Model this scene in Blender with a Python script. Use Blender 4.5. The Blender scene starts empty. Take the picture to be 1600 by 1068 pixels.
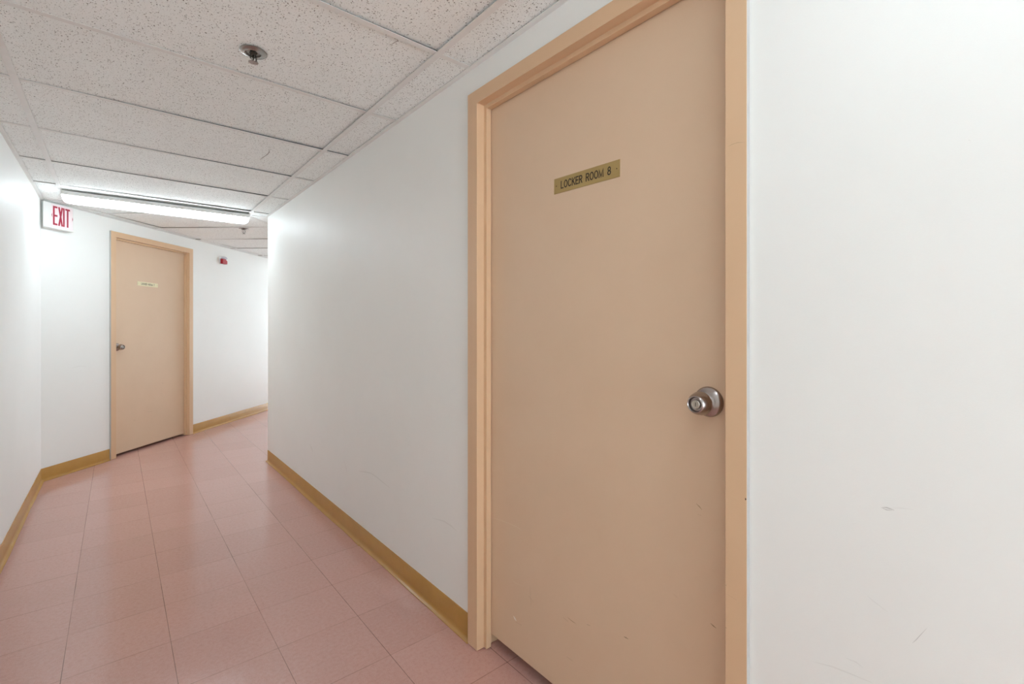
import bpy, bmesh, math, random
from mathutils import Vector, Matrix
random.seed(8)
SC = bpy.context.scene
COL = SC.collection

# ------------------------------------------------------------------ camera, world, exposure
F_PX, YAW, HORIZON, EYE = 732.7, 40.15, 509.4, 1.2076
cam_d = bpy.data.cameras.new('camera'); cam = bpy.data.objects.new('camera', cam_d); COL.objects.link(cam)
cam.location = (0, 0, EYE); cam.rotation_euler = (math.pi/2, 0, -math.radians(YAW))
cam_d.sensor_width = 36; cam_d.lens = F_PX/1600*36; cam_d.shift_y = -(534-HORIZON)/1600
cam_d.clip_start = 0.02; cam_d.clip_end = 60
SC.camera = cam
world = bpy.data.worlds.new('world'); SC.world = world; world.use_nodes = True
WORLD = {'up': 6.0, 'down': 9.2}     # added world fill through both open ends, stronger from below to lift the ceiling
wt = world.node_tree; bg = wt.nodes['Background']; tc = wt.nodes.new('ShaderNodeTexCoord'); sx = wt.nodes.new('ShaderNodeSeparateXYZ'); mr = wt.nodes.new('ShaderNodeMapRange')
wt.links.new(tc.outputs['Generated'], sx.inputs[0]); wt.links.new(sx.outputs['Z'], mr.inputs[0]); wt.links.new(mr.outputs[0], bg.inputs[1])
mr.inputs[1].default_value = -.02; mr.inputs[2].default_value = .02; mr.inputs[3].default_value = WORLD['down']; mr.inputs[4].default_value = WORLD['up']
bg.inputs[0].default_value = (0.86, 1.0, 1.10, 1)
SC.view_settings.view_transform = 'Standard'; SC.view_settings.look = 'None'
SC.view_settings.gamma = 1; SC.view_settings.use_curve_mapping = False
SC.view_settings.exposure = 0.30
LAMP = {'bend': 15.0, 'near': 7.6, 'branch': 5.0}      # strength of each ceiling light
try:
    SC.cycles.use_denoising = True; SC.cycles.denoiser = 'OPENIMAGEDENOISE'
    SC.cycles.max_bounces = 16; SC.cycles.diffuse_bounces = 12; SC.cycles.glossy_bounces = 6
    SC.cycles.sample_clamp_indirect = 8
except Exception: pass

# ------------------------------------------------------------------ room measures (metres)
XL, XR = -0.4474, 1.037            # left and right wall faces
YC = 4.62                          # where the right wall ends and turns
ZC = 2.1855                        # underside of the ceiling grid
ZT = 2.50                          # top of the walls above the grid
ANG = math.radians(42.38)          # bend of the corridor
WB = 5.6243                        # far wall crosses x = 0 here
Bd = Vector((math.sin(ANG), math.cos(ANG)))          # along the far wall
Bn = Vector((math.cos(ANG), -math.sin(ANG)))         # out of the far wall, into the corridor
Y0 = -4.0                          # unseen end behind the camera, left open to let the fill light in
S1 = 5.0                           # unseen end of the branch corridor, also left open for the fill
CORNER = Vector((XL, WB + XL*Bd.y/Bd.x))
INNER = Vector((XR, YC))
def on_b(s, off=0.0): return Vector((0, WB)) + Bd*s + Bn*off
W_BRANCH = (INNER - Vector((0, WB))).dot(Bn)
S_IN = (INNER - Vector((0, WB))).dot(Bd)

# ------------------------------------------------------------------ node helpers
def sc(r, g, b):
    f = lambda c: (c/255/12.92) if c/255 <= .04045 else ((c/255+.055)/1.055)**2.4
    return (f(r), f(g), f(b), 1)
class NT:
    def __init__(s, name):
        s.m = bpy.data.materials.new(name); s.m.use_nodes = True
        s.t = s.m.node_tree; s.b = s.t.nodes['Principled BSDF']
    def n(s, typ, **kw):
        nd = s.t.nodes.new(typ)
        for k, v in kw.items():
            if k.startswith('i_'):
                key = k[2:]; key = int(key) if key.isdigit() else key.replace('_', ' ')
                s.put(nd.inputs[key], v)
            else: setattr(nd, k, v)
        return nd
    def put(s, sock, v):
        if hasattr(v, 'is_linked') or hasattr(v, 'links'): s.t.links.new(v, sock)
        else: sock.default_value = v
    def math(s, op, a, b=0.0, c=None, clamp=False):
        nd = s.t.nodes.new('ShaderNodeMath'); nd.operation = op; nd.use_clamp = clamp
        s.put(nd.inputs[0], a); s.put(nd.inputs[1], b)
        if c is not None: s.put(nd.inputs[2], c)
        return nd.outputs[0]
    def mix(s, f, a, b):
        nd = s.t.nodes.new('ShaderNodeMix'); nd.data_type = 'RGBA'
        s.put(nd.inputs['Factor'], f); s.put(nd.inputs['A'], a) if False else None
        s.put(nd.inputs[6], a); s.put(nd.inputs[7], b)
        return nd.outputs[2]
    def ramp(s, v, lo, hi, a=0.0, b=1.0):
        nd = s.t.nodes.new('ShaderNodeMapRange'); nd.clamp = True
        s.put(nd.inputs[0], v); nd.inputs[1].default_value = lo; nd.inputs[2].default_value = hi
        nd.inputs[3].default_value = a; nd.inputs[4].default_value = b
        return nd.outputs[0]
    def noise(s, scale, detail=3, rough=.5, vec=None, dist=0.0):
        nd = s.t.nodes.new('ShaderNodeTexNoise'); nd.inputs['Scale'].default_value = scale
        nd.inputs['Detail'].default_value = detail; nd.inputs['Roughness'].default_value = rough
        nd.inputs['Distortion'].default_value = dist
        if vec is not None: s.t.links.new(vec, nd.inputs['Vector'])
        return nd.outputs['Fac']
    def world_pos(s): return s.n('ShaderNodeNewGeometry').outputs['Position']
    def bump(s, h, strength, dist=.001):
        nd = s.n('ShaderNodeBump'); nd.inputs['Strength'].default_value = strength
        nd.inputs['Distance'].default_value = dist; s.t.links.new(h, nd.inputs['Height'])
        s.t.links.new(nd.outputs[0], s.b.inputs['Normal'])
    def set(s, **kw):
        for k, v in kw.items(): s.put(s.b.inputs[k.replace('_', ' ')], v)
        return s

# wall paint: warm off-white eggshell with faint roller stipple
w = NT('wall_paint'); P = w.world_pos()
blot = w.noise(1.7, 4, .6, P)
w.set(Base_Color=w.mix(w.ramp(blot, .35, .7), (0.852, 0.862, 0.838, 1), (0.832, 0.842, 0.816, 1)), Roughness=w.ramp(blot, .3, .7, .46, .53), Specular_IOR_Level=.42)
w.bump(w.noise(420, 3, .6, P), .22, .0006)
M_WALL = w.m
w = NT('scuff_grey'); w.set(Base_Color=(0.60, 0.60, 0.585, 1), Roughness=.6); M_SCUFF = w.m
w = NT('scuff_faint'); w.set(Base_Color=(0.765, 0.77, 0.745, 1), Roughness=.55); M_SCUFF2 = w.m

# door and frame enamel
def enamel(name, c1, c2, rough):
    w = NT(name); P = w.world_pos(); k = w.noise(5, 4, .6, P)
    w.set(Base_Color=w.mix(w.ramp(k, .3, .75), c1, c2), Roughness=w.ramp(k, .3, .7, rough, rough+.07), Specular_IOR_Level=.45)
    w.bump(w.noise(260, 3, .6, P), .15, .0005)
    return w.m
M_DOOR = enamel('door_enamel', (0.700, 0.520, 0.365, 1), (0.680, 0.500, 0.345, 1), .40)
M_FRAME = enamel('frame_enamel', (0.690, 0.470, 0.295, 1), (0.670, 0.455, 0.280, 1), .36)
w = NT('door_scratch_pale'); w.set(Base_Color=(0.72, 0.56, 0.40, 1), Roughness=.5); M_SCR_L = w.m
w = NT('door_scratch_dark'); w.set(Base_Color=(0.26, 0.17, 0.10, 1), Roughness=.6); M_SCR_D = w.m
w = NT('door_scratch_faint'); w.set(Base_Color=(0.46, 0.31, 0.19, 1), Roughness=.6); M_SCR_F = w.m
w = NT('painted_caulk'); w.set(Base_Color=(0.44, 0.43, 0.41, 1), Roughness=.7); M_CAULK = w.m
w = NT('chipped_white'); w.set(Base_Color=(0.85, 0.80, 0.74, 1), Roughness=.5); M_CHIP = w.m
w = NT('dark_nick'); w.set(Base_Color=(0.02, 0.015, 0.012, 1), Roughness=.8); M_NICK = w.m
# vinyl cove base
w = NT('vinyl_cove_base'); P = w.world_pos(); k = w.noise(9, 4, .65, P)
w.set(Base_Color=w.mix(w.ramp(k, .3, .75), (0.480, 0.262, 0.068, 1), (0.430, 0.225, 0.056, 1)), Roughness=.24, Specular_IOR_Level=.42)
M_COVE = w.m

# floor: dusty rose 12 inch vinyl tiles
w = NT('vinyl_floor_tile'); P = w.world_pos()
sep = w.n('ShaderNodeSeparateXYZ', i_0=P)
TX = w.math('DIVIDE', w.math('SUBTRACT', sep.outputs[0], 0.4645), .305)
TY = w.math('DIVIDE', w.math('SUBTRACT', sep.outputs[1], 1.9105), .305)
fx, fy = w.math('FLOOR', TX), w.math('FLOOR', TY)
def edge(T): # distance in metres to the closest joint
    fr = w.math('FRACT', T); return w.math('MULTIPLY', w.math('MINIMUM', fr, w.math('SUBTRACT', 1.0, fr)), .305)
ex, ey = edge(TX), edge(TY)
lx = w.ramp(ex, .0005, .0014, 1, 0); ly = w.ramp(ey, .0004, .0013, 1, 0)
vary = w.noise(3.1, 3, .6, P)
lx = w.math('MULTIPLY', lx, w.ramp(vary, .35, .62, .35, .85)); ly = w.math('MULTIPLY', ly, w.ramp(w.noise(4.3, 3, .6, P), .38, .66, .28, .8))
line = w.math('MAXIMUM', lx, ly)
cell = w.n('ShaderNodeCombineXYZ', i_0=fx, i_1=fy); wn = w.n('ShaderNodeTexWhiteNoise', noise_dimensions='3D'); w.t.links.new(cell.outputs[0], wn.inputs['Vector'])
par = w.math('MODULO', w.math('ABSOLUTE', w.math('ADD', fx, fy)), 2.0)
sa = w.n('ShaderNodeMapping'); w.t.links.new(P, sa.inputs[0]); sa.inputs['Scale'].default_value = (60, 9, 1)
sb = w.n('ShaderNodeMapping'); w.t.links.new(P, sb.inputs[0]); sb.inputs['Scale'].default_value = (9, 60, 1)
na, nb = w.noise(1, 3, .6, sa.outputs[0]), w.noise(1, 3, .6, sb.outputs[0])
streak = w.math('ADD', w.math('MULTIPLY', na, w.math('SUBTRACT', 1.0, par)), w.math('MULTIPLY', nb, par))
speck = w.noise(330, 2, .6, P)
col = w.mix(wn.outputs['Value'], (0.560, 0.318, 0.278, 1), (0.595, 0.342, 0.300, 1))
col = w.mix(w.ramp(streak, .5, .75, 0, .10), col, (0.62, 0.41, 0.37, 1))
col = w.mix(w.ramp(speck, .55, .72, 0, .35), col, (0.70, 0.50, 0.45, 1))
col = w.mix(w.ramp(speck, .30, .44, .28, 0), col, (0.36, 0.19, 0.165, 1))
mot = w.noise(75, 4, .65, P)
col = w.mix(w.ramp(mot, .5, .72, 0, .35), col, (0.62, 0.42, 0.37, 1))
col = w.mix(w.ramp(mot, .30, .48, .30, 0), col, (0.42, 0.22, 0.19, 1))
col = w.mix(w.ramp(w.noise(2.3, 5, .65, P), .56, .75, 0, .22), col, (0.46, 0.29, 0.23, 1))
dk = w.noise(7.0, 6, .8, P, 2.5)
col = w.mix(w.ramp(dk, .72, .78, 0, .35), col, (0.17, 0.12, 0.11, 1))
col = w.mix(line, col, (0.085, 0.045, 0.04, 1))
w.set(Base_Color=col, Roughness=w.ramp(w.noise(6, 4, .7, P), .3, .7, .12, .20), Specular_IOR_Level=.60)
h = w.math('MULTIPLY', w.noise(3.5, 2, .5, P), .9)
h = w.math('ADD', h, w.math('MULTIPLY', w.noise(38, 2, .5, P), .04))
w.bump(h, .35, .0022)
M_FLOOR = w.m

# ceiling panel: fissured mineral fibre
w = NT('fissured_ceiling_panel'); P = w.world_pos()
wv = w.n('ShaderNodeTexNoise'); wv.inputs['Scale'].default_value = 130; wv.inputs['Detail'].default_value = 2; w.t.links.new(P, wv.inputs['Vector'])
off = w.n('ShaderNodeVectorMath', operation='SCALE'); w.t.links.new(w.n('ShaderNodeVectorMath', operation='SUBTRACT', i_0=wv.outputs['Color'], i_1=(.5, .5, .5)).outputs[0], off.inputs[0]); off.inputs['Scale'].default_value = .009
PV = w.n('ShaderNodeVectorMath', operation='ADD', i_0=P, i_1=off.outputs[0]).outputs[0]
flat = w.n('ShaderNodeVectorMath', operation='MULTIPLY', i_0=PV, i_1=(1, 1, 0)).outputs[0]
def pits(scale, rmin, rmax, keep):
    v = w.n('ShaderNodeTexVoronoi'); v.inputs['Scale'].default_value = scale; w.t.links.new(flat, v.inputs['Vector'])
    rs = w.n('ShaderNodeSeparateColor', i_0=v.outputs['Color'])
    rad = w.math('MULTIPLY', w.ramp(rs.outputs[0], keep, 1, rmin, rmax), w.math('GREATER_THAN', rs.outputs[0], keep))
    return w.ramp(w.math('SUBTRACT', v.outputs['Distance'], rad), -.03, .05, 1, 0)
p1 = pits(135, .12, .26, .22)
p2 = pits(290, .12, .28, .40)
pit = w.math('MAXIMUM', w.math('MULTIPLY', p1, .95), w.math('MULTIPLY', p2, .7))
base = w.mix(w.ramp(w.noise(3, 5, .7, P), .4, .7), (0.915, 0.945, 0.935, 1), (0.885, 0.915, 0.90, 1))
w.set(Base_Color=w.mix(pit, base, (0.13, 0.12, 0.105, 1)), Roughness=.9, Specular_IOR_Level=.2)
w.bump(w.math('SUBTRACT', w.noise(500, 2, .6, P), w.math('MULTIPLY', pit, 2.5)), .35, .0009)
M_PANEL = w.m
w = NT('panel_dark_scrape'); w.set(Base_Color=(0.36, 0.35, 0.33, 1), Roughness=.9); M_SCRAPE = w.m
w = NT('grid_metal_white'); P = w.world_pos()
w.set(Base_Color=w.mix(w.ramp(w.noise(6, 4, .7, P), .4, .75), (0.82, 0.825, 0.81, 1), (0.75, 0.75, 0.73, 1)), Roughness=.5)
M_GRID = w.m
w = NT('panel_cut_edge'); w.set(Base_Color=(0.22, 0.19, 0.14, 1), Roughness=.95); M_CUT = w.m
w = NT('galvanised_stem'); w.set(Base_Color=(0.16, 0.16, 0.16, 1), Roughness=.6); M_STEM = w.m
w = NT('plenum_dark'); w.set(Base_Color=(0.03, 0.03, 0.03, 1), Roughness=.9, Specular_IOR_Level=.1); M_DARK = w.m

def metal(name, col, rough, aniso=0):
    w = NT(name); w.set(Base_Color=col, Metallic=1.0, Roughness=rough)
    if aniso: w.b.inputs['Anisotropic'].default_value = aniso
    return w
M_SATIN = metal('satin_stainless', (0.40, 0.36, 0.345, 1), .24).m
M_CHROME = metal('dull_chrome', (0.42, 0.41, 0.39, 1), .25).m
M_YOKE = metal('tarnished_yoke', (0.10, 0.09, 0.075, 1), .35).m
M_LOCK = metal('lock_brass_nickel', (0.55, 0.52, 0.46, 1), .28).m
w = NT('brushed_brass_plate'); P = w.world_pos()
mp = w.n('ShaderNodeMapping'); w.t.links.new(P, mp.inputs[0]); mp.inputs['Scale'].default_value = (20, 20, 900)
w.set(Base_Color=w.mix(w.noise(1, 2, .5, mp.outputs[0]), (0.46, 0.33, 0.13, 1), (0.39, 0.27, 0.10, 1)), Metallic=.25, Roughness=.42)
M_BRASS = w.m
w = NT('pale_brass_plate'); w.set(Base_Color=(0.78, 0.72, 0.48, 1), Metallic=.1, Roughness=.4); M_BRASS2 = w.m
w = NT('engraved_black'); w.set(Base_Color=(0.035, 0.022, 0.012, 1), Roughness=.6); M_INK = w.m
w = NT('white_enamel'); w.set(Base_Color=(0.78, 0.78, 0.76, 1), Roughness=.4); M_WHITE = w.m
w = NT('exit_face_pink_white'); w.set(Base_Color=(0.88, 0.76, 0.78, 1), Roughness=.35); M_EXITF = w.m
w = NT('exit_red'); w.set(Base_Color=(0.42, 0.025, 0.06, 1), Roughness=.4); M_RED = w.m
w = NT('alarm_red'); w.set(Base_Color=(0.42, 0.008, 0.02, 1), Roughness=.4); M_ALARM = w.m
w = NT('strobe_lens'); w.set(Base_Color=(0.72, 0.70, 0.78, 1), Roughness=.15, Transmission_Weight=.3); M_STROBE = w.m
w = NT('housing_enamel'); w.set(Base_Color=(0.62, 0.61, 0.58, 1), Roughness=.45); M_HOUSE = w.m
def lamp_mat(name, strength):
    w = NT(name); w.set(Base_Color=(.9, .9, .9, 1), Roughness=.35, Emission_Color=(0.87, 1.0, 1.08, 1), Emission_Strength=strength); return w.m

# ------------------------------------------------------------------ mesh helpers
def tag(o, label=None, cat=None, group=None, kind=None):
    if label: o['label'] = label
    if cat: o['category'] = cat
    if group: o['group'] = group
    if kind: o['kind'] = kind
    return o
def link(name, bm, mats, parent=None, smooth=False, bevel=None):
    me = bpy.data.meshes.new(name)
    bmesh.ops.recalc_face_normals(bm, faces=[f for f in bm.faces if not f.tag])
    bm.to_mesh(me); bm.free()
    for m in (mats if isinstance(mats, (list, tuple)) else [mats]): me.materials.append(m)
    o = bpy.data.objects.new(name, me); COL.objects.link(o)
    if parent: o.parent = parent
    if smooth:
        for p in me.polygons: p.use_smooth = True
        if smooth != 'all': me.set_sharp_from_angle(angle=math.radians(35))
    if bevel:
        b = o.modifiers.new('bevel', 'BEVEL'); b.width = bevel; b.segments = 2; b.limit_method = 'ANGLE'; b.angle_limit = math.radians(40)
        me.set_sharp_from_angle(angle=math.radians(60))
    return o
def empty(name, loc=(0, 0, 0), rz=0.0, parent=None):
    o = bpy.data.objects.new(name, None); COL.objects.link(o); o.empty_display_size = .1
    o.location = loc; o.rotation_euler = (0, 0, rz)
    if parent: o.parent = parent
    return o
def prism(bm, poly, z0, z1, mat=0, zf=None):
    """extrude a 2D polygon; zf(x, y) may tilt the bottom"""
    g = zf or (lambda x, y: z0)
    b = [bm.verts.new((p[0], p[1], g(p[0], p[1]))) for p in poly]; t = [bm.verts.new((p[0], p[1], z1)) for p in poly]
    n = len(poly); fs = [bm.faces.new(b), bm.faces.new(t[::-1])]
    for i in range(n): fs.append(bm.faces.new((b[i], t[i], t[(i+1) % n], b[(i+1) % n])))
    for f in fs: f.material_index = mat
    if zf:
        for f in fs[1:]: f.material_index = 2      # cut edges of a ceiling panel
def box(bm, x0, x1, y0, y1, z0, z1, mat=0): prism(bm, [(x0, y0), (x1, y0), (x1, y1), (x0, y1)], z0, z1, mat)
def clip(poly, n, d):
    """keep the side where p . n <= d"""
    out = []
    for i in range(len(poly)):
        a, b = poly[i], poly[(i+1) % len(poly)]
        da, db = a[0]*n[0]+a[1]*n[1]-d, b[0]*n[0]+b[1]*n[1]-d
        if da <= 0: out.append(a)
        if (da < 0 < db) or (db < 0 < da):
            t = da/(da-db); out.append((a[0]+(b[0]-a[0])*t, a[1]+(b[1]-a[1])*t))
    return out
def area(p): return abs(sum(p[i][0]*p[(i+1) % len(p)][1]-p[(i+1) % len(p)][0]*p[i][1] for i in range(len(p)))/2) if len(p) > 2 else 0
def lathe(bm, prof, seg=32, M=Matrix.Identity(4), mat=0):
    """revolve (r, z) about z, r = 0 closes the end"""
    rings = []
    for r, z in prof:
        if r < 1e-6: rings.append([bm.verts.new(M @ Vector((0, 0, z)))])
        else: rings.append([bm.verts.new(M @ Vector((r*math.cos(a*2*math.pi/seg), r*math.sin(a*2*math.pi/seg), z))) for a in range(seg)])
    for A, B in zip(rings, rings[1:]):
        for i in range(seg):
            j = (i+1) % seg
            if len(A) == 1 and len(B) == 1: continue
            if len(A) == 1: f = bm.faces.new((A[0], B[i], B[j]))
            elif len(B) == 1: f = bm.faces.new((A[i], A[j], B[0]))
            else: f = bm.faces.new((A[i], A[j], B[j], B[i]))
            f.material_index = mat
def tube(bm, pts, r, seg=8, mat=0):
    pts = [Vector(p) for p in pts]; rings = []
    for i, p in enumerate(pts):
        d = (pts[min(i+1, len(pts)-1)]-pts[max(i-1, 0)]).normalized()
        u = d.orthogonal().normalized(); v = d.cross(u)
        rings.append([bm.verts.new(p+u*r*math.cos(a*2*math.pi/seg)+v*r*math.sin(a*2*math.pi/seg)) for a in range(seg)])
    for A, B in zip(rings, rings[1:]):
        for i in range(seg):
            f = bm.faces.new((A[i], A[(i+1) % seg], B[(i+1) % seg], B[i])); f.material_index = mat
    for R in (rings[0], rings[-1]): bm.faces.new(R).material_index = mat
def streaks(bm, pts, width, to3, mat, lift=.0004, taper=True):
    """thin paint scrape along a 2D polyline; to3(a, b, lift) gives the point on the surface"""
    P2 = [Vector(p) for p in pts]; L, R = [], []
    n = len(P2)
    for i, p in enumerate(P2):
        d = (P2[min(i+1, n-1)]-P2[max(i-1, 0)]); d = d.normalized() if d.length else Vector((1, 0))
        w_ = width/2*((.25 if i in (0, n-1) else 1) if taper else 1)
        q = Vector((-d.y, d.x))*w_
        L.append(p+q); R.append(p-q)
    lv = [bm.verts.new(to3(q.x, q.y, lift)) for q in L]; rv = [bm.verts.new(to3(q.x, q.y, lift)) for q in R]
    for i in range(n-1):
        f = bm.faces.new((lv[i], lv[i+1], rv[i+1], rv[i])); f.material_index = mat; f.tag = True

# single-stroke lettering ---------------------------------------------------------
def arc(cx, cy, rx, ry, a0, a1, n=10):
    return [(cx+rx*math.cos(math.radians(a0+(a1-a0)*i/n)), cy+ry*math.sin(math.radians(a0+(a1-a0)*i/n))) for i in range(n+1)]
GL = {   # width, strokes (height 1)
 'L': (.50, [[(0, 1), (0, 0), (.5, 0)]]),
 'O': (.70, [arc(.35, .5, .35, .5, 0, 360, 24)]),
 'C': (.66, [arc(.35, .5, .35, .5, 45, 315, 18)]),
 'K': (.60, [[(0, 0), (0, 1)], [(.58, 1), (0, .38)], [(.2, .6), (.6, 0)]]),
 'E': (.52, [[(.52, 1), (0, 1), (0, 0), (.52, 0)], [(0, .52), (.46, .52)]]),
 'R': (.58, [[(0, 0), (0, 1), (.33, 1)]+arc(.33, .75, .24, .25, 90, -90, 8)+[(0, .5)], [(.3, .5), (.58, 0)]]),
 'M': (.84, [[(0, 0), (0, 1), (.42, .05), (.84, 1), (.84, 0)]]),
 '8': (.56, [arc(.28, .75, .23, .25, -90, 270, 18), arc(.28, .26, .28, .26, 90, 450, 18)]),
 '7': (.54, [[(0, 1), (.54, 1), (.2, 0)]]),
 ' ': (.42, []),
}
CN = .82   # letters are slightly condensed
def text(bm, s, height, stroke, gap, to3, mat, depth=.0004):
    tot = sum(GL[c][0]*CN*height for c in s)+gap*(len(s)-1); x = -tot/2
    for c in s:
        w_, st = GL[c]
        for line in st:
            pts = [Vector((x+px*CN*height, py*height-height/2)) for px, py in line]
            n = len(pts); closed = (pts[0]-pts[-1]).length < 1e-5
            L, R = [], []
            for i, p in enumerate(pts):
                a = pts[i-1] if i else (pts[-2] if closed else p); b = pts[i+1] if i < n-1 else (pts[1] if closed else p)
                d1 = (p-a).normalized() if (p-a).length > 1e-9 else (b-p).normalized()
                d2 = (b-p).normalized() if (b-p).length > 1e-9 else d1
                n1 = Vector((-d1.y, d1.x)); n2 = Vector((-d2.y, d2.x)); m = n1+n2; m = m/max(m.length_squared, .35)*2
                q = m*stroke/2
                e = Vector((0, 0))
                if not closed and i == 0: e = -d2*stroke/2
                if not closed and i == n-1: e = d1*stroke/2
                L.append(p+q+e); R.append(p-q+e)
            for i in range(n-1):
                vs = [bm.verts.new(to3(v.x, v.y, depth)) for v in (L[i], L[i+1], R[i+1], R[i])]
                f = bm.faces.new(vs); f.material_index = mat; f.tag = True
        x += w_*CN*height+gap

# ------------------------------------------------------------------ walls, floor, ceiling
T = .11                                         # wall thickness
def s(name, bm, mats, **kw): o = link(name, bm, mats, **kw); return tag(o, kind='structure')
# door openings
N_IL, N_IR, N_TOP = 1.4136, .4855, 2.0353       # near door: frame inner edges (y) and head
F_IL, F_IR, F_TOP = -.018, .905, 2.020          # far door: the same along the far wall
# right wall
bm = bmesh.new()
for y0, y1, z0, z1 in ((Y0, N_IR-.015, 0, ZT), (N_IR-.015, N_IL+.015, N_TOP+.015, ZT)):
    box(bm, XR, XR+T, y0, y1, z0, z1)
back = INNER - Bn*0   # mitred inner corner
prism(bm, [(XR, N_IL+.015), (XR, YC), (XR+T, YC+T*math.tan(-ANG/2)*0+0.0 - .0), (XR+T, N_IL+.015)], 0, ZT)
def onr(y, z, l): return Vector((XR-l, y, z))
for pts, wd, m in (
    ([(2.565, .395), (2.48, .412), (2.392, .425), (2.32, .422), (2.258, .415), (2.17, .405)], .006, 2),
    ([(1.757, .385), (1.665, .401), (1.607, .399), (1.574, .391)], .005, 2),
    ([(3.43, .383), (3.388, .36), (3.36, .339)], .012, 2), ([(3.532, .548), (3.503, .52)], .010, 2),
    ([(2.788, .602), (2.757, .546)], .006, 2), ([(2.778, .413), (2.745, .37), (2.727, .334)], .006, 2), ([(3.608, .251), (3.578, .202)], .012, 2),
    ([(.212, .887), (.206, .8885), (.202, .888), (.195, .887)], .0022, 1), ([(.214, .8865), (.206, .8845), (.198, .8855)], .0016, 1),
    ([(.202, .889), (.185, .8935), (.169, .896)], .0012, 2), ([(.171, .668), (.166, .676), (.162, .684), (.152, .703)], .0010, 1),
    ([(.32, .555), (.288, .563), (.258, .566), (.225, .568)], .0022, 2), ([(.268, .591), (.25, .592), (.239, .587)], .0020, 2),
    ([(.234, .721), (.222, .714), (.205, .706)], .0016, 2), ([(.255, .844), (.25, .846)], .0016, 2), ([(.102, 1.504), (.100, 1.502)], .0012, 1)):
    streaks(bm, pts, wd, onr, m)
s('wall_right', bm, [M_WALL, M_SCUFF, M_SCUFF2])
# wall that turns away behind the inner corner
bm = bmesh.new()
e = INNER + Bd*(S1-S_IN)
prism(bm, [(INNER.x, INNER.y), (e.x, e.y), (e.x+Bn.x*T, e.y+Bn.y*T), (INNER.x+Bn.x*T+.03, INNER.y+Bn.y*T)], 0, ZT)
s('wall_branch', bm, M_WALL)
# left wall
bm = bmesh.new(); prism(bm, [(XL, Y0), (CORNER.x, CORNER.y), (XL-T, CORNER.y+.05), (XL-T, Y0)], 0, ZT)
s('wall_left', bm, M_WALL)
# far wall, round the far door
bm = bmesh.new()
def bquad(s0, s1, a, b): return [tuple(on_b(s0, a)), tuple(on_b(s1, a)), tuple(on_b(s1, b)), tuple(on_b(s0, b))]
s_c = (CORNER-Vector((0, WB))).dot(Bd)
prism(bm, bquad(s_c-.02, F_IL-.015, 0, -T), 0, ZT); prism(bm, bquad(F_IR+.015, S1, 0, -T), 0, ZT)
prism(bm, bquad(F_IL-.015, F_IR+.015, 0, -T), F_TOP+.015, ZT)
def onfar(a, z, l): v = on_b(a, l); return Vector((v.x, v.y, z))
for pts in ([(-.42, .86), (-.36, .872), (-.29, .866)], [(-.40, .80), (-.33, .84)], [(1.1, .42), (1.14, .41)]): streaks(bm, pts, .005, onfar, 1)
s('wall_far', bm, [M_WALL, M_SCUFF2])
# closets behind the two doors keep the gaps dark
# floor
bm = bmesh.new(); box(bm, -2.2, 7.5, Y0-.3, 11.5, -.12, 0); s('floor', bm, M_FLOOR)

# ceiling: slab above, panels, grid -----------------------------------------------------------
MA, MBp = CORNER, INNER                        # mitre of the two grids
md = (MBp-MA); mn = Vector((-md.y, md.x)).normalized()        # points to +y
mdist = MA.dot(mn)
def clipA(p):
    p = clip(p, (mn.x, mn.y), mdist); p = clip(p, (-1, 0), -XL) if p else p; return clip(p, (1, 0), XR) if p else p
def clipB(p):
    p = clip(p, (-mn.x, -mn.y), -mdist)
    c = Vector((0, WB))
    p = clip(p, (-Bn.x, -Bn.y), -c.dot(Bn)) if p else p
    p = clip(p, (Bn.x, Bn.y), c.dot(Bn)+W_BRANCH) if p else p
    return clip(p, (Bd.x, Bd.y), c.dot(Bd)+S1) if p else p
panels = bmesh.new(); grid = bmesh.new()
FL = .0012                                     # flange thickness
def panel(poly, zextra=None):
    if area(poly) < .0004: return
    cx = sum(p[0] for p in poly)/len(poly); cy = sum(p[1] for p in poly)/len(poly)
    a = random.uniform(.003, .0105); b = random.uniform(-.003, .008); z = ZC+FL+.0030+random.uniform(-.001, .002)
    if zextra: z += zextra
    zf = lambda x, y: max(ZC+FL+.0008, z+a*(x-cx)+b*(y-cy))
    prism(panels, poly, ZC, ZC+.022, 0, zf)
GY0, GS = 1.4504, .61
XA = [XL, -.320, -.296, .874, .898, XR]
k0 = int((Y0-GY0)/GS)-1
for k in range(k0, 8):
    y0, y1 = GY0+GS*k+.012+.003, GY0+GS*(k+1)+.012-.003
    y0 = max(y0, Y0)
    if y1 < Y0+.02: continue
    for x0, x1 in ((XL+.002, -.308-.002), (-.308+.002, .886-.002), (.886+.002, XR-.002)):
        panel(clipA([(x0, y0), (x1, y0), (x1, y1), (x0, y1)]), .002 if k % 3 == 1 else 0)
    yt = GY0+GS*k
    if yt > Y0:
        for x0, x1 in ((XL+.003, -.3205), (-.2955, .8735), (.8985, XR-.003)):
            p = clipA([(x0, yt), (x1, yt), (x1, yt+.024), (x0, yt+.024)])
            if area(p) > 1e-5: prism(grid, p, ZC+.0003, ZC+FL+.0003)
            p = clipA([(x0, yt+.0115), (x1, yt+.0115), (x1, yt+.0125), (x0, yt+.0125)])
            if area(p) > 1e-6: prism(grid, p, ZC+FL, ZC+.035, 1)
for x0, x1 in ((-.320, -.296), (.874, .898)):
    prism(grid, clipA([(x0, Y0), (x1, Y0), (x1, 6), (x0, 6)]), ZC-.0002, ZC+FL)
    xm = (x0+x1)/2; prism(grid, clipA([(xm-.0005, Y0), (xm+.0005, Y0), (xm+.0005, 6), (xm-.0005, 6)]), ZC+FL, ZC+.035, 1)
OB = [0, .10, 1.29, W_BRANCH]
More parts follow.
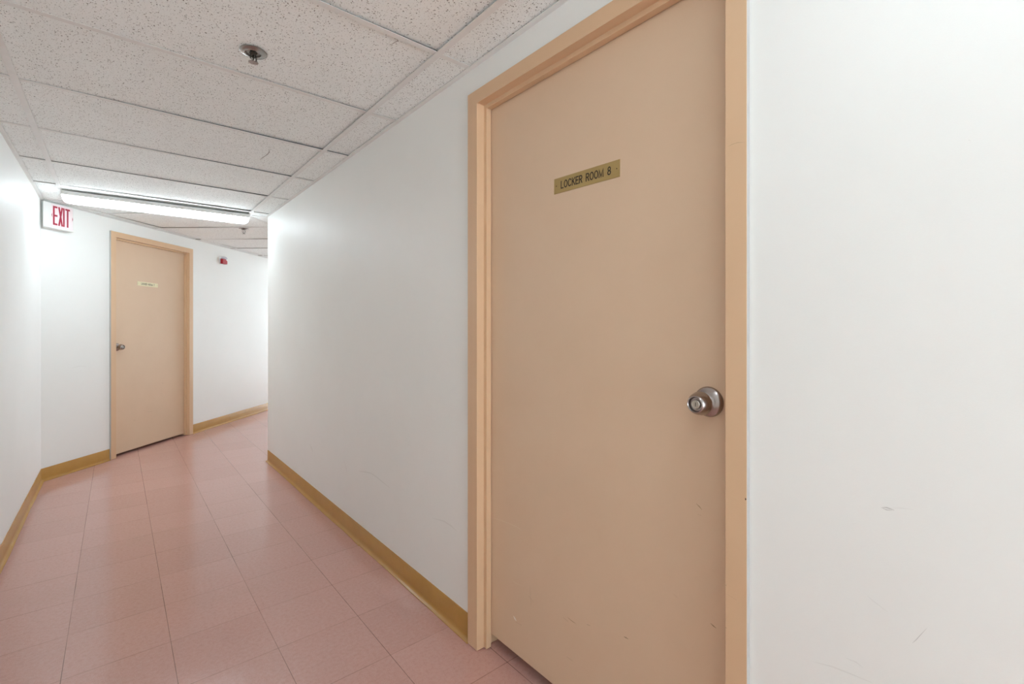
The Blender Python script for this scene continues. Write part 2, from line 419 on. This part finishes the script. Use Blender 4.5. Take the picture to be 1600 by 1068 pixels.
for k in range(-4, 12):
    s0, s1 = .40+GS*k+.003, .40+GS*(k+1)-.003
    for a, b in ((.002, .10-.002), (.10+.002, 1.29-.002), (1.29+.002, W_BRANCH-.002)):
        panel(clipB(bquad(s0, s1, a, b)))
    for a, b in ((.003, .0875), (.1125, 1.2775), (1.3025, W_BRANCH-.003)):
        p = clipB(bquad(s0-.003-.012, s0-.003+.012, a, b))
        if area(p) > 1e-5: prism(grid, p, ZC+.0003, ZC+FL+.0003)
for o in (.10, 1.29):
    p = clipB(bquad(-4, S1, o-.012, o+.012)); prism(grid, p, ZC-.0002, ZC+FL)
# mitre tee
a = MA-mn*.012; b = MBp-mn*.012; c = MBp+mn*.012; d = MA+mn*.012
prism(grid, [tuple(a), tuple(b), tuple(c), tuple(d)], ZC-.0006, ZC+FL)
# wall angle moulding, a little loose on the wall
def mould(p, q, n):
    p, q = Vector(p), Vector(q); L = (q-p).length; m = max(2, int(L/.30)); d = (q-p)/L
    for i in range(m):
        A, B_ = p+d*(L*i/m), p+d*(L*(i+1)/m)
        dz = (0, .0014, -.0012, .0006)[i % 4]*0 
        prism(grid, [tuple(A), tuple(B_), tuple(B_+n*.020), tuple(A+n*.020)], ZC-.0010+dz, ZC+FL+dz)
        prism(grid, [tuple(A+n*.0006), tuple(B_+n*.0006), tuple(B_+n*.0018), tuple(A+n*.0018)], ZC+FL, ZC+.022)
mould((XL, Y0), (XL, CORNER.y), Vector((1, 0))); mould((XR, Y0), (XR, YC), Vector((-1, 0)))
mould(tuple(CORNER), tuple(on_b(S1)), Bn); mould(tuple(INNER), tuple(on_b(S1, W_BRANCH)), -Bn)
# scrapes on the panels
def onc(x, y, l): return Vector((x, y, ZC+.0010-l))
for pts, wd in (([(.7237, 1.4708), (.7385, 1.4816), (.7335, 1.503), (.7298, 1.5224)], .0035), ([(.6471, 2.848), (.6576, 2.90), (.6576, 2.953), (.650, 3.01), (.646, 3.0707)], .0045), ([(.4389, 1.5537), (.4397, 1.577)], .004)):
    streaks(panels, pts, wd, lambda x, y, l: Vector((x, y, ZC+.0016-l)), 1)
ceil = s('ceiling', panels, [M_PANEL, M_SCRAPE, M_CUT])
g = link('ceiling_grid', grid, [M_GRID, M_STEM], ceil); g['label'] = 'white metal T-bar ceiling grid and wall angle'
bm = bmesh.new(); box(bm, -2.2, 7.5, Y0-.3, 11.5, ZT, ZT+.1)
link('ceiling_slab', bm, M_DARK, ceil)

# ------------------------------------------------------------------ vinyl cove baseboards
HB = .102
def cove(name, path, seg=.06, joint=None):
    """path: 2D points on the wall face, corridor on the left hand side when walking -> n is given by left normal"""
    bm = bmesh.new()
    pts, nrm = [], []
    path = [Vector(p) for p in path]
    for i in range(len(path)-1):
        A, B_ = path[i], path[i+1]; d = (B_-A).normalized(); n = Vector((-d.y, d.x)); L = (B_-A).length; m = max(1, int(L/seg))
        for j in range(m+1):
            if j == 0 and i > 0: continue
            nn = n
            if j == m and i < len(path)-2:
                d2 = (path[i+2]-B_).normalized(); n2 = Vector((-d2.y, d2.x)); v = n+n2; nn = v/v.length_squared*2
            pts.append(A+d*(L*j/m)); nrm.append(nn)
    rows = []
    ph = random.uniform(0, 6)
    for i, (p, n) in enumerate(zip(pts, nrm)):
        t = i*seg; wob = .0012*math.sin(t*5+ph)+.0008*math.sin(t*13+ph*2)
        if joint and abs((p-Vector(joint)).length) < .10: wob += .003
        corner = n.length > 1.001 or n.length < .999
        prof = [(0, 0), (0, HB), (.0022, HB), (.0030, HB-.0012), (.0030, .024), (.0040, .016), (.0062, .010), (.0100, .0068), (.0140+wob, .0052), (.0162+wob, .0036), (.0166+wob, .0018), (.0160+wob, 0.0)]
        rows.append([bm.verts.new((p.x+n.x*q, p.y+n.y*q, z)) for q, z in prof])
    for A, B_ in zip(rows, rows[1:]):
        for i in range(len(A)): bm.faces.new((A[i], A[(i+1) % len(A)], B_[(i+1) % len(A)], B_[i]))
    bm.faces.new(rows[0]); bm.faces.new(rows[-1][::-1])
    return s(name, bm, M_COVE, smooth=True)
N_OL, N_OR, F_OL, F_OR = N_IL+.0600, N_IR-.0465, F_IL-.054, F_IR+.054
J = (XR, 2.52)
cove('baseboard_right', [(XR, N_OL+.0005), (XR, 2.515)])
cove('baseboard_right.001', [(XR, 2.5155), (XR, YC), tuple(INNER+Bd*(S1-S_IN))], joint=J)
cove('baseboard_right.002', [(XR, Y0), (XR, N_OR-.0005)])
cove('baseboard_left', [(XL, CORNER.y-.008), (XL, Y0)])
cove('baseboard_far', [tuple(on_b(F_OL-.0005)), tuple(CORNER+Bd*.0005)])
cove('baseboard_far.001', [tuple(on_b(S1)), tuple(on_b(F_OR+.0005))])

# ------------------------------------------------------------------ doors
PROUD = .015
def door(name, label, origin, rz, il, ir, top, wl, wr, wt, gap, knob_side, plate, scr, far=False):
    """local x runs along the wall (left to right as seen), y goes into the wall, z up"""
    root = empty(name, (origin.x, origin.y, 0), rz); tag(root, label, kind='structure')
    # frame: profile points (kind, offset outward, depth)
    prof = [(1, 0, 0.0), (1, 0, -PROUD), (0, 0, -PROUD), (0, 0, .018), (0, -.015, .018), (0, -.015, .041), (0, .0015, .041), (0, .0015, T-.01), (0, .012, T-.01), (0, .012, 0.0)]
    bm = bmesh.new(); rows = []
    for pk in range(4):
        row = []
        for kind, off, dy in prof:
            oL = wl if kind else off; oR = wr if kind else off; oT = wt if kind else off
            x = il-oL if pk < 2 else ir+oR
            z = .003 if pk in (0, 3) else top+oT
            row.append(bm.verts.new((x, dy, z)))
        rows.append(row)
    n = len(prof)
    for A, B_ in zip(rows, rows[1:]):
        for i in range(n): bm.faces.new((A[i], A[(i+1) % n], B_[(i+1) % n], B_[i])).material_index = 3 if i == 0 else 0
    bm.faces.new(rows[0]); bm.faces.new(rows[-1][::-1])
    if not far:
        onf = lambda x, z, l: Vector((x, -PROUD-l, z))
        for pts, wd, m in scr['frame']: streaks(bm, pts, wd, onf, m)
    fr = link('door_frame', bm, [M_FRAME, M_NICK, M_SCR_F, M_CAULK], root, bevel=.0012)
    # leaf
    bm = bmesh.new(); dy = .043
    box(bm, il-.0005, ir+.0005, dy, dy+.044, gap, top-.0005)
    onl = lambda x, z, l: Vector((x, dy-l, z))
    for pts, wd, m in scr['leaf']: streaks(bm, pts, wd, onl, m)
    link('door_leaf', bm, [M_DOOR, M_SCR_L, M_SCR_D, M_SCR_F, M_CHIP], root)
    # knob set, axis out of the door
    kx = (ir-.066) if knob_side > 0 else (il+.066); kz = 1.028 if not far else 1.014
    M = Matrix.Translation((kx, dy, kz)) @ Matrix.Rotation(math.pi/2, 4, 'X')     # z -> -y (towards the corridor)
    bm = bmesh.new()
    lathe(bm, [(0, 0), (.0355, 0), (.0362, .0015), (.0358, .0042), (.0335, .0072), (.0285, .0105), (.0215, .0135), (.0165, .0150), (.0152, .0165), (.0150, .029), (.0162, .0325), (.0215, .0345), (.0262, .0370), (.0276, .0395), (.0274, .0415), (.0268, .0425), (.0264, .0470), (.0252, .0530), (.0230, .0590), (.0204, .0640), (.0188, .0662), (.0176, .0668), (.0166, .0655), (.0150, .0590), (0, .0590)], 48, M)
    kn = link('door_knob', bm, M_SATIN, root, smooth=True)
    kn['label'] = 'satin steel door knob with keyhole' if not far else 'small satin steel door knob'
    bm = bmesh.new()
    lathe(bm, [(0, .0605), (.0100, .0605), (.0100, .0638), (.0094, .0644), (.0078, .0644), (.0074, .0636), (0, .0634)], 28, M)
    K = M @ Matrix.Translation((0, 0, .0634))
    vs = [bm.verts.new(K @ Vector(v)) for v in ((-.0007, -.0045, .0004), (.0007, -.0045, .0004), (.0007, .0045, .0004), (-.0007, .0045, .0004))]
    f = bm.faces.new(vs); f.material_index = 1; f.tag = True
    lc = link('lock_cylinder', bm, [M_LOCK, M_NICK], kn, smooth=True)
    # name plate
    px, pz, pw, ph, tilt, words, pm = plate
    R = Matrix.Translation((px, dy, pz)) @ Matrix.Rotation(tilt, 4, 'Y')
    bm = bmesh.new(); th = .0016
    for v in bmesh.ops.create_cube(bm, size=1)['verts']: v.co = R @ Vector((v.co.x*pw, v.co.y*th-th/2, v.co.z*ph))
    for sx in (-1, 1):
        lathe(bm, [(.0017, 0), (.0016, .0005), (.0009, .0008), (0, .0008)], 12, R @ Matrix.Translation((sx*(pw/2-.010), -th, 0)) @ Matrix.Rotation(math.pi/2, 4, 'X'), 1)
    pl = link('name_plate', bm, [pm, M_INK], root)
    pl['label'] = 'brass name plate reading LOCKER ROOM 8' if not far else 'pale brass name plate with small black lettering'
    bm = bmesh.new()
    text(bm, words, ph*.44, ph*.072, ph*.100, lambda x, z, l: R @ Vector((x, -th-l, z)), 0, .0003)
    link('lettering', bm, M_INK, pl)
    return root
# near door; local x = -(y), origin at the frame's inner left edge
oN = Vector((XR, N_IL))
def ly_(p): return [(N_IL-y, z) for y, z in p]
scrN = {'leaf': [
    (ly_([(1.392, .488), (1.345, .495), (1.298, .499), (1.262, .500), (1.228, .499)]), .0035, 1),
    (ly_([(1.284, .304), (1.263, .299), (1.225, .304)]), .003, 1), (ly_([(1.272, .178), (1.264, .172), (1.256, .167)]), .007, 4),
    (ly_([(1.259, .163), (1.228, .166)]), .0028, 3), (ly_([(1.192, .285), (1.166, .275)]), .003, 3), (ly_([(1.01, .297), (.99, .294), (.975, .294)]), .003, 3),
    (ly_([(.932, .313), (.919, .315)]), .003, 2), (ly_([(.797, .344), (.79, .345), (.782, .345)]), .0028, 2),
    (ly_([(.584, .776), (.576, .771), (.569, .765)]), .003, 3), (ly_([(.548, .502), (.541, .499), (.534, .497)]), .0026, 2),
    (ly_([(1.185, .321), (1.179, .258)]), .003, 3), (ly_([(1.029, .288), (1.007, .284)]), .003, 3), (ly_([(.644, .529), (.633, .524)]), .0026, 3),
    (ly_([(1.176, .505), (1.166, .504)]), .004, 1), (ly_([(.58, .751), (.571, .751)]), .002, 3), (ly_([(1.015, .172), (.988, .172)]), .003, 3)],
  'frame': [(ly_([(.4785, 1.5998), (.470, 1.6022), (.4591, 1.6025), (.443, 1.599)]), .0009, 2), (ly_([(.4418, .843), (.4412, .8405), (.4418, .838)]), .0028, 1),
            (ly_([(.484, .6415), (.483, .639)]), .002, 1), (ly_([(.483, .622), (.460, .618)]), .0012, 2), (ly_([(.4838, .548), (.4828, .546)]), .002, 1)]}
door('door_1', 'beige flush locker room door with brass plate in the near right wall', oN, -math.pi/2, 0, N_IL-N_IR, N_TOP, .0600, .0465, .050, .050, 1,
     (N_IL-.939, 1.6540, .2575, .0485, .018, 'LOCKER ROOM 8', M_BRASS), scrN)
# far door, turned with the corridor's bend
oF = on_b(F_IL); rzF = math.atan2(Bd.y, Bd.x)
scrF = {'leaf': [([(.25, .30), (.27, .296)], .006, 3), ([(.60, .62), (.62, .61)], .006, 3), ([(.42, .35), (.47, .345)], .005, 3)], 'frame': []}
door('door_2', 'beige flush door with small pale plate in the far angled wall', oF, rzF, 0, F_IR-F_IL, F_TOP, .054, .054, .050, .022, -1,
     (.422, 1.626, .252, .040, .010, 'LOCKER ROOM 7', M_BRASS2), scrF, far=True)
# rooms behind the doors, unlit
def closet(name, P0, P1, n, depth):
    bm = bmesh.new(); P0, P1, n = Vector(P0), Vector(P1), Vector(n); d = (P1-P0).normalized()
    a, b = P0-d*.06+n*(T+.002), P1+d*.06+n*(T+.002)
    prism(bm, [tuple(a-d*.02), tuple(a), tuple(a+n*depth), tuple(a-d*.02+n*depth)], 0, 2.3)
    prism(bm, [tuple(b), tuple(b+d*.02), tuple(b+d*.02+n*depth), tuple(b+n*depth)], 0, 2.3)
    prism(bm, [tuple(a-d*.02+n*depth), tuple(b+d*.02+n*depth), tuple(b+d*.02+n*(depth+.02)), tuple(a-d*.02+n*(depth+.02))], 0, 2.3)
    s(name, bm, M_DARK)
closet('wall_room', (XR, N_IR), (XR, N_IL), (1, 0), .9)
closet('wall_room.001', tuple(on_b(F_IL)), tuple(on_b(F_IR)), tuple(-Bn), .9)

# ------------------------------------------------------------------ ceiling lights
def ceiling_light(cx, cy, rz, key, label, L=1.185, W=.125):
    root = empty('ceiling_light', (cx, cy, ZC-.0012), rz)
    tag(root, label, 'light', 'fluorescent wraparound lights along the corridor ceiling')
    bm = bmesh.new()   # steel spine, slightly off the panels on two spacers
    for sx in (-.45, .45): box(bm, sx-.03, sx+.03, -.03, .03, -.007, 0)
    box(bm, -L/2-.002, L/2+.002, -W/2-.004, W/2+.004, -.035, -.006)
    link('housing', bm, M_HOUSE, root, bevel=.002)
    bm = bmesh.new(); rows = []   # wraparound acrylic lens with rounded ends
    stations = [(-L/2, .30), (-L/2+.004, .62), (-L/2+.012, .82), (-L/2+.026, .95), (-L/2+.045, 1)]
    stations += [(x, 1) for x in (-.35, -.12, .12, .35)] + [(-x, k) for x, k in stations[::-1]]
    for x, k in stations:
        row = []
        for i in range(17):
            t = math.pi*i/16; c_, s_ = math.cos(t), math.sin(t)
            row.append(bm.verts.new((x, math.copysign(abs(c_)**.55, c_)*(W/2-.006)*(.93+.07*k), -.0345-abs(s_)**.6*.046*k)))
        rows.append(row)
    for A, B_ in zip(rows, rows[1:]):
        for i in range(16): bm.faces.new((A[i], A[i+1], B_[i+1], B_[i]))
        bm.faces.new((A[0], B_[0], B_[-1], A[-1]))
    bm.faces.new(rows[0]); bm.faces.new(rows[-1][::-1])
    link('diffuser', bm, lamp_mat('lit_diffuser_'+key, LAMP[key]), root, smooth='all')
    return root
ceiling_light(.2925, 4.665, math.radians(-2.2), 'bend', 'lit white fluorescent light crosswise on the ceiling at the corridor bend')
ceiling_light(.2925, -.02, 0, 'near', 'lit fluorescent light on the ceiling just before the near locker room door')
v = on_b(3.3, W_BRANCH/2)
ceiling_light(v.x, v.y, rzF+math.pi/2, 'branch', 'lit fluorescent light on the ceiling round the bend, past the red alarm')

# ------------------------------------------------------------------ sprinklers
def sprinkler(x, y, drop, rz, label):
    root = empty('sprinkler', (x, y, ZC), rz); tag(root, label, 'sprinkler', 'pendent sprinkler heads in the ceiling')
    bm = bmesh.new()   # two-piece escutcheon, recessed cup
    lathe(bm, [(.0435, .0016), (.0440, -.0006), (.0420, -.0022), (.0330, -.0036), (.0300, -.0050), (.0285, -.0066), (.0262, -.0070), (.0245, -.0052), (.0240, .0010)], 40)
    link('escutcheon', bm, M_CHROME, root, smooth=True)
    bm = bmesh.new()   # hex body, yoke arms, bulb
    lathe(bm, [(0, .001), (.0135, .001), (.0135, -.004), (.0110, -.006), (.0085, -.010), (0, -.010)], 6)
    for sx in (-1, 1): tube(bm, [(sx*.0085, 0, -.007), (sx*.0135, 0, -.3*drop-.006), (sx*.0125, 0, -.62*drop-.004), (sx*.004, 0, -drop+.004), (0, 0, -drop+.002)], .0022, 8)
    tube(bm, [(0, 0, -.009), (0, 0, -drop+.006)], .0024, 10)
    link('yoke', bm, M_YOKE, root, smooth=True)
    bm = bmesh.new()   # toothed deflector
    n = 16; rv = []
    for i in range(n*2):
        for k in (0, 1):
            pass
    top, bot = [], []
    for i in range(n*4):
        r = .0165 if (i % 4) in (0, 1) else .0118; a = i*2*math.pi/(n*4)
        top.append(bm.verts.new((r*math.cos(a), r*math.sin(a), -drop+.0010))); bot.append(bm.verts.new((r*math.cos(a), r*math.sin(a), -drop-.0004)))
    bm.faces.new(top); bm.faces.new(bot[::-1])
    for i in range(n*4): j = (i+1) % (n*4); bm.faces.new((top[i], bot[i], bot[j], top[j]))
    link('deflector', bm, M_CHROME, root)
sprinkler(.374, 1.877, .036, .6, 'chrome sprinkler head in the near ceiling panel, before the light')
sprinkler(.976, 5.325, .054, .2, 'small sprinkler head in the ceiling beyond the light, above the far door')

# ------------------------------------------------------------------ exit sign on the far wall, in the corner
sx0, sx1, dz0, dz1, dep = -.7000, -.4520, 1.976, 2.1745, .050
root = empty('exit_sign', (on_b((sx0+sx1)/2).x, on_b((sx0+sx1)/2).y, dz0), rzF)
tag(root, 'white EXIT sign with red letters in the corner under the ceiling', 'sign')
hw, hh = (sx1-sx0)/2, dz1-dz0
bm = bmesh.new(); prism(bm, [(-hw+.004, -dep), (hw, -dep), (hw, -.0005), (-hw+.054, -.0005)], 0, hh); link('housing', bm, M_WHITE, root, bevel=.003)
fl = -hw+.067                                 # left edge of the printed face
bm = bmesh.new(); box(bm, fl, hw-.010, -dep-.0022, -dep+.0005, .012, hh-.008); link('face_panel', bm, M_EXITF, root, bevel=.0006)
bm = bmesh.new()
yf = -dep-.0022
def bar(x0, z0, x1, z1, w_):
    d = Vector((x1-x0, z1-z0)).normalized(); q = Vector((-d.y, d.x))*w_/2
    P4 = [(x0+q.x, z0+q.y), (x1+q.x, z1+q.y), (x1-q.x, z1-q.y), (x0-q.x, z0-q.y)]
    a = [bm.verts.new((x, yf-.0010, z)) for x, z in P4]; b = [bm.verts.new((x, yf+.0002, z)) for x, z in P4]
    bm.faces.new(a); bm.faces.new(b[::-1])
    for i in range(4): bm.faces.new((a[i], b[i], b[(i+1) % 4], a[(i+1) % 4]))
H0, H1, t = .028, hh-.022, .0125
fx0 = fl+.012
bar(fx0+t/2, H0, fx0+t/2, H1, t)
for z in (H0+.007, (H0+H1)/2, H1-.007): bar(fx0, z, fx0+.034, z, .014)
x = fx0+.042; bar(x+.004, H0, x+.030, H1, t); bar(x+.030, H0, x+.004, H1, t)
x = fx0+.085; bar(x, H0, x, H1, t)
x = fx0+.116; bar(x, H0, x, H1, t); bar(x-.019, H1-.007, x+.019, H1-.007, .014)
link('lettering', bm, M_RED, root)
for xx, sg in ((fx0-.007, -1), (hw-.0155, 1)):
    c_ = (H0+H1)/2
    bm = bmesh.new()
    vs = [bm.verts.new((xx, yf-.0008, c_+.020)), bm.verts.new((xx+sg*.006, yf-.0008, c_)), bm.verts.new((xx, yf-.0008, c_-.020))]
    bm.faces.new(vs); bm.faces.ensure_lookup_table(); bm.faces[-1].tag = True
    link('arrow', bm, M_RED, root)

# ------------------------------------------------------------------ fire alarm on the far wall
v = on_b(1.478)
root = empty('fire_alarm', (v.x, v.y, 1.955), rzF); tag(root, 'small red fire alarm with clear strobe high on wall right of far door', 'alarm')
bm = bmesh.new(); box(bm, -.048, .048, -.006, -.0005, .014, .115); link('back_plate', bm, M_WHITE, root, bevel=.002)
bm = bmesh.new()
prism_pts = [(-.044, .018), (.044, .018), (.044, .056), (.014, .076), (-.044, .076)]
A = [bm.verts.new((x, -.038, z)) for x, z in prism_pts]; B_ = [bm.verts.new((x, -.006, z)) for x, z in prism_pts]
bm.faces.new(A); bm.faces.new(B_[::-1])
for i in range(5): bm.faces.new((A[i], B_[i], B_[(i+1) % 5], A[(i+1) % 5]))
link('body', bm, M_ALARM, root, bevel=.004)
bm = bmesh.new()
lathe(bm, [(0, .040), (.012, .038), (.020, .030), (.0235, .018), (.024, 0), (0, 0)], 24, Matrix.Translation((.010, -.006, .090)) @ Matrix.Rotation(math.pi/2, 4, 'X') @ Matrix.Diagonal((1.6, .8, 1, 1)))
link('strobe_lens', bm, M_STROBE, root, smooth=True)
